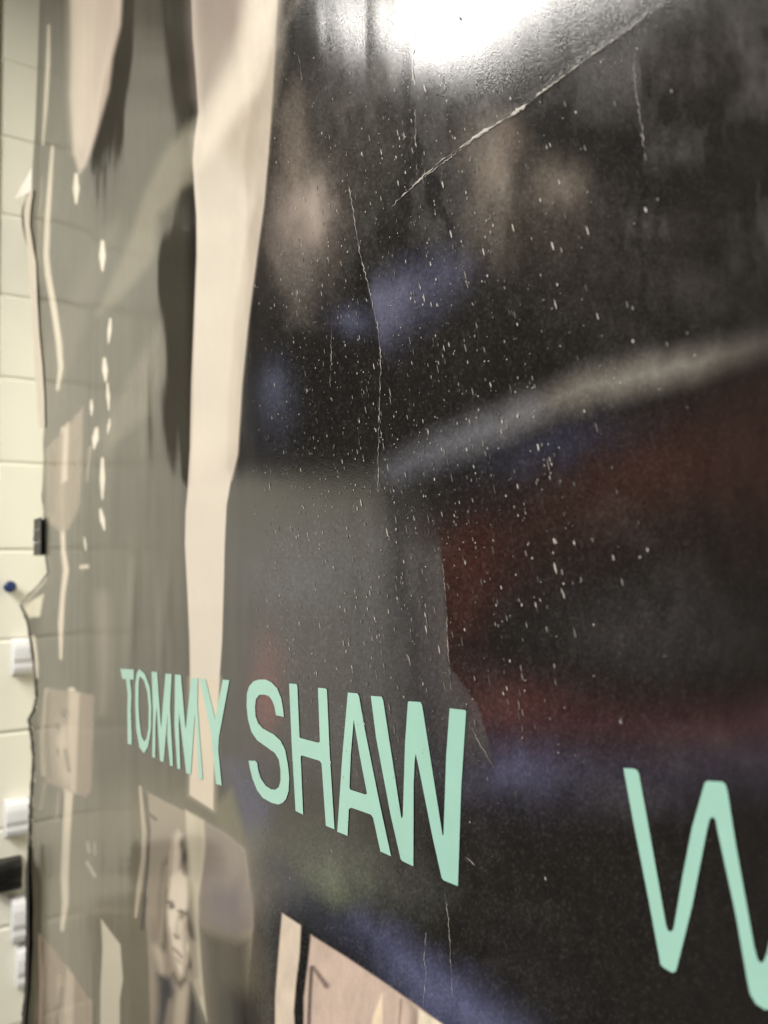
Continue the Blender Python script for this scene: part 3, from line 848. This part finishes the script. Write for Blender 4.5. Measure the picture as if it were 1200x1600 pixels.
# pale curled margin of the sheet, far left
om = [(43, 296), (37, 330), (38, 350), (42, 385), (43, 410), (44, 440), (48, 470), (50, 505), (53, 540), (55, 580), (59, 640), (62, 668)]
yy = np.linspace(296, 668, 60)
ox = np.interp(yy, [p[1] for p in om], [p[0] for p in om])
ix = edge_px(yy) + 1
vts, fc = [], []
for kx in range(4):
    a = kx / 3
    vts += list(hit(ox * (1 - a) + ix * a, yy, .002 * math.sin(a * math.pi / 2) ** .5 + .0004))
n = len(yy)
for kx in range(3):
    for i in range(n - 1):
        fc.append((kx * n + i, kx * n + i + 1, (kx + 1) * n + i + 1, (kx + 1) * n + i))
adopt(mesh_obj('curled_margin', vts, fc, M_paper))

# a lifted white tatter of the edge
def tatter(a, b, tip, lift):
    n_ = 6
    a, b, tip = np.array(a, float), np.array(b, float), np.array(tip, float)
    vts, fc = [], []
    for u in np.linspace(0, 1, n_):
        for v in np.linspace(0, 1, 4):
            p = (a * (1 - v) + b * v) * (1 - u) + tip * u
            vts.append(hit(p[0], p[1], .001 + lift * math.sin(u * 2.2)))
    for i in range(n_ - 1):
        for k in range(3):
            fc.append((i * 4 + k, i * 4 + k + 1, i * 4 + k + 5, i * 4 + k + 4))
    adopt(mesh_obj('torn_tatter', vts, fc, M_tatter))
tatter((50, 262), (48, 300), (22, 311), .006)

# the torn edge turns back towards the wall: ragged, its shade painted near black
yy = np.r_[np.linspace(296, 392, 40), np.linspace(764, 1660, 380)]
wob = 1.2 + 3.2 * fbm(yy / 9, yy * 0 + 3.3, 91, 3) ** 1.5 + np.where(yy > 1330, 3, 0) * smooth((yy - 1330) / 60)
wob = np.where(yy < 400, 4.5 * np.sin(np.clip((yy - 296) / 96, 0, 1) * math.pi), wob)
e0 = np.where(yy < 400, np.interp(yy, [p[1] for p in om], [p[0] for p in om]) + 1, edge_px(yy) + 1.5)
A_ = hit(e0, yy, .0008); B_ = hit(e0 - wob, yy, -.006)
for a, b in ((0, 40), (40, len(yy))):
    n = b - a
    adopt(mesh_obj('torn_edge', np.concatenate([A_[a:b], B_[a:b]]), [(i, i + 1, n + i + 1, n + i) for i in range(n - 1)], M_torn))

# ------------------------------------------------------------------ small things at the far edge
def on_wall(px, py, off=0.0):
    return hit_x(px, py, BX + off)
PXM = float(np.linalg.norm(on_wall(20, 1000) - on_wall(20, 1001)))   # metres per photo pixel out there
def wall_clip(px, py, wpx, hpx, label, mat_body, deep=.03):
    """rounded moulded clip on a base plate"""
    c = on_wall(px, py, deep)
    o = empty('wall_clip', c)
    tag(o, label, 'wall clip', None)
    wy, hz = wpx * PXM, hpx * PXM
    bm = box_bm(.006, wy * 1.0, hz * 1.06, (-deep + .004, 0, 0))
    bm_obj('base_plate', bm, mat_body, o, True, .0025)
    # body: a bulging barrel with a lip at the foot
    bm = bmesh.new()
    prof = [(-deep + .006, -.5), (-.004, -.5), (.006, -.44), (.010, -.3), (.008, -.18), (.013, -.05), (.012, .25), (.007, .42), (-.004, .5), (-deep + .006, .5)]
    l0 = [bm.verts.new((a, -wy * .46, b * hz)) for a, b in prof]
    l1 = [bm.verts.new((a, wy * .46, b * hz)) for a, b in prof]
    bm.faces.new(l0); bm.faces.new(l1[::-1])
    for i in range(len(prof)):
        j = (i + 1) % len(prof)
        bm.faces.new((l0[j], l0[i], l1[i], l1[j]))
    bmesh.ops.recalc_face_normals(bm, faces=bm.faces[:])
    bm_obj('clip_body', bm, mat_body, o, True, .0022)
    return o
wall_clip(36, 1026, 30, 54, 'white plastic clip on the block wall just under the torn poster corner', M_white)
wall_clip(28, 1279, 36, 52, 'wide white plastic clip on the block wall above the black clip', M_white)
wall_clip(35, 1438, 30, 62, 'tall white plastic clip on the block wall just below the black clip', M_white)
wall_clip(41, 1512, 27, 58, 'lowest white plastic clip on the block wall, half behind the poster edge', M_white)
wall_clip(12, 1370, 42, 44, 'black plastic clip on the block wall between the white clips', M_black)
# push pin
c = on_wall(15, 917, .012)
pin = empty('push_pin', c)
tag(pin, 'dark blue push pin stuck in the block wall left of the torn poster corner', 'push pin')
def lathe(prof, seg=20):
    bm = bmesh.new()
    rings = []
    for a, r in prof:
        rings.append([bm.verts.new((a, r * math.cos(2 * math.pi * k / seg), r * math.sin(2 * math.pi * k / seg))) for k in range(seg)])
    for i in range(len(rings) - 1):
        for k in range(seg):
            bm.faces.new((rings[i][k], rings[i][(k + 1) % seg], rings[i + 1][(k + 1) % seg], rings[i + 1][k]))
    bm.faces.new(rings[0]); bm.faces.new(rings[-1][::-1])
    bmesh.ops.recalc_face_normals(bm, faces=bm.faces[:])
    return bm
r_ = 9 * PXM
bm_obj('pin_head', lathe([(-.006, r_ * .8), (-.004, r_ * .95), (-.002, r_ * .8), (.002, r_ * .55), (.008, r_ * .55), (.011, r_ * .9), (.013, r_), (.015, r_ * .9), (.016, r_ * .5)]), M_blue, pin, True)
bm_obj('pin_point', lathe([(-.011, .0006), (-.006, .0008)], 8), M_steel, pin, True)
# binder clip gripping the edge
c = hit(64., 838., .004)
clip = empty('binder_clip', c)
tag(clip, 'black binder clip gripping the left edge of the poster', 'binder clip')
sc_ = float(np.linalg.norm(hit_x(64, 838, c[0]) - hit_x(64, 839, c[0])))
hh = 57 * sc_
bm = bmesh.new()
prof = [(-.022, .0), (-.020, -.010), (.016, -.003), (.017, -.0015), (-.014, -.0005), (-.014, .006), (.017, .003), (.016, .005), (-.020, .012)]
l0 = [bm.verts.new((a, b, -hh / 2)) for a, b in prof]
l1 = [bm.verts.new((a, b, hh / 2)) for a, b in prof]
bm.faces.new(l0); bm.faces.new(l1[::-1])
for i in range(len(prof)):
    j = (i + 1) % len(prof)
    bm.faces.new((l0[j], l0[i], l1[i], l1[j]))
bmesh.ops.recalc_face_normals(bm, faces=bm.faces[:])
bm_obj('clip_body', bm, M_black, clip, False, .0006, 2)
bm = bmesh.new()
path = [(.014, -.004, -.012), (-.012, -.008, -.012), (-.02, -.010, -.006), (-.02, -.010, .006), (-.012, -.008, .012), (.014, -.004, .012)]
for a, b in zip(path[:-1], path[1:]):
    a, b = Vector(a), Vector(b)
    q = (b - a).to_track_quat('Z', 'Y').to_matrix().to_4x4()
    bmesh.ops.create_cone(bm, segments=8, radius1=.0012, radius2=.0012, depth=(b - a).length * 1.05, cap_ends=True, matrix=Matrix.Translation((a + b) / 2) @ q)
bm_obj('wire_handle', bm, M_steel, clip, True)
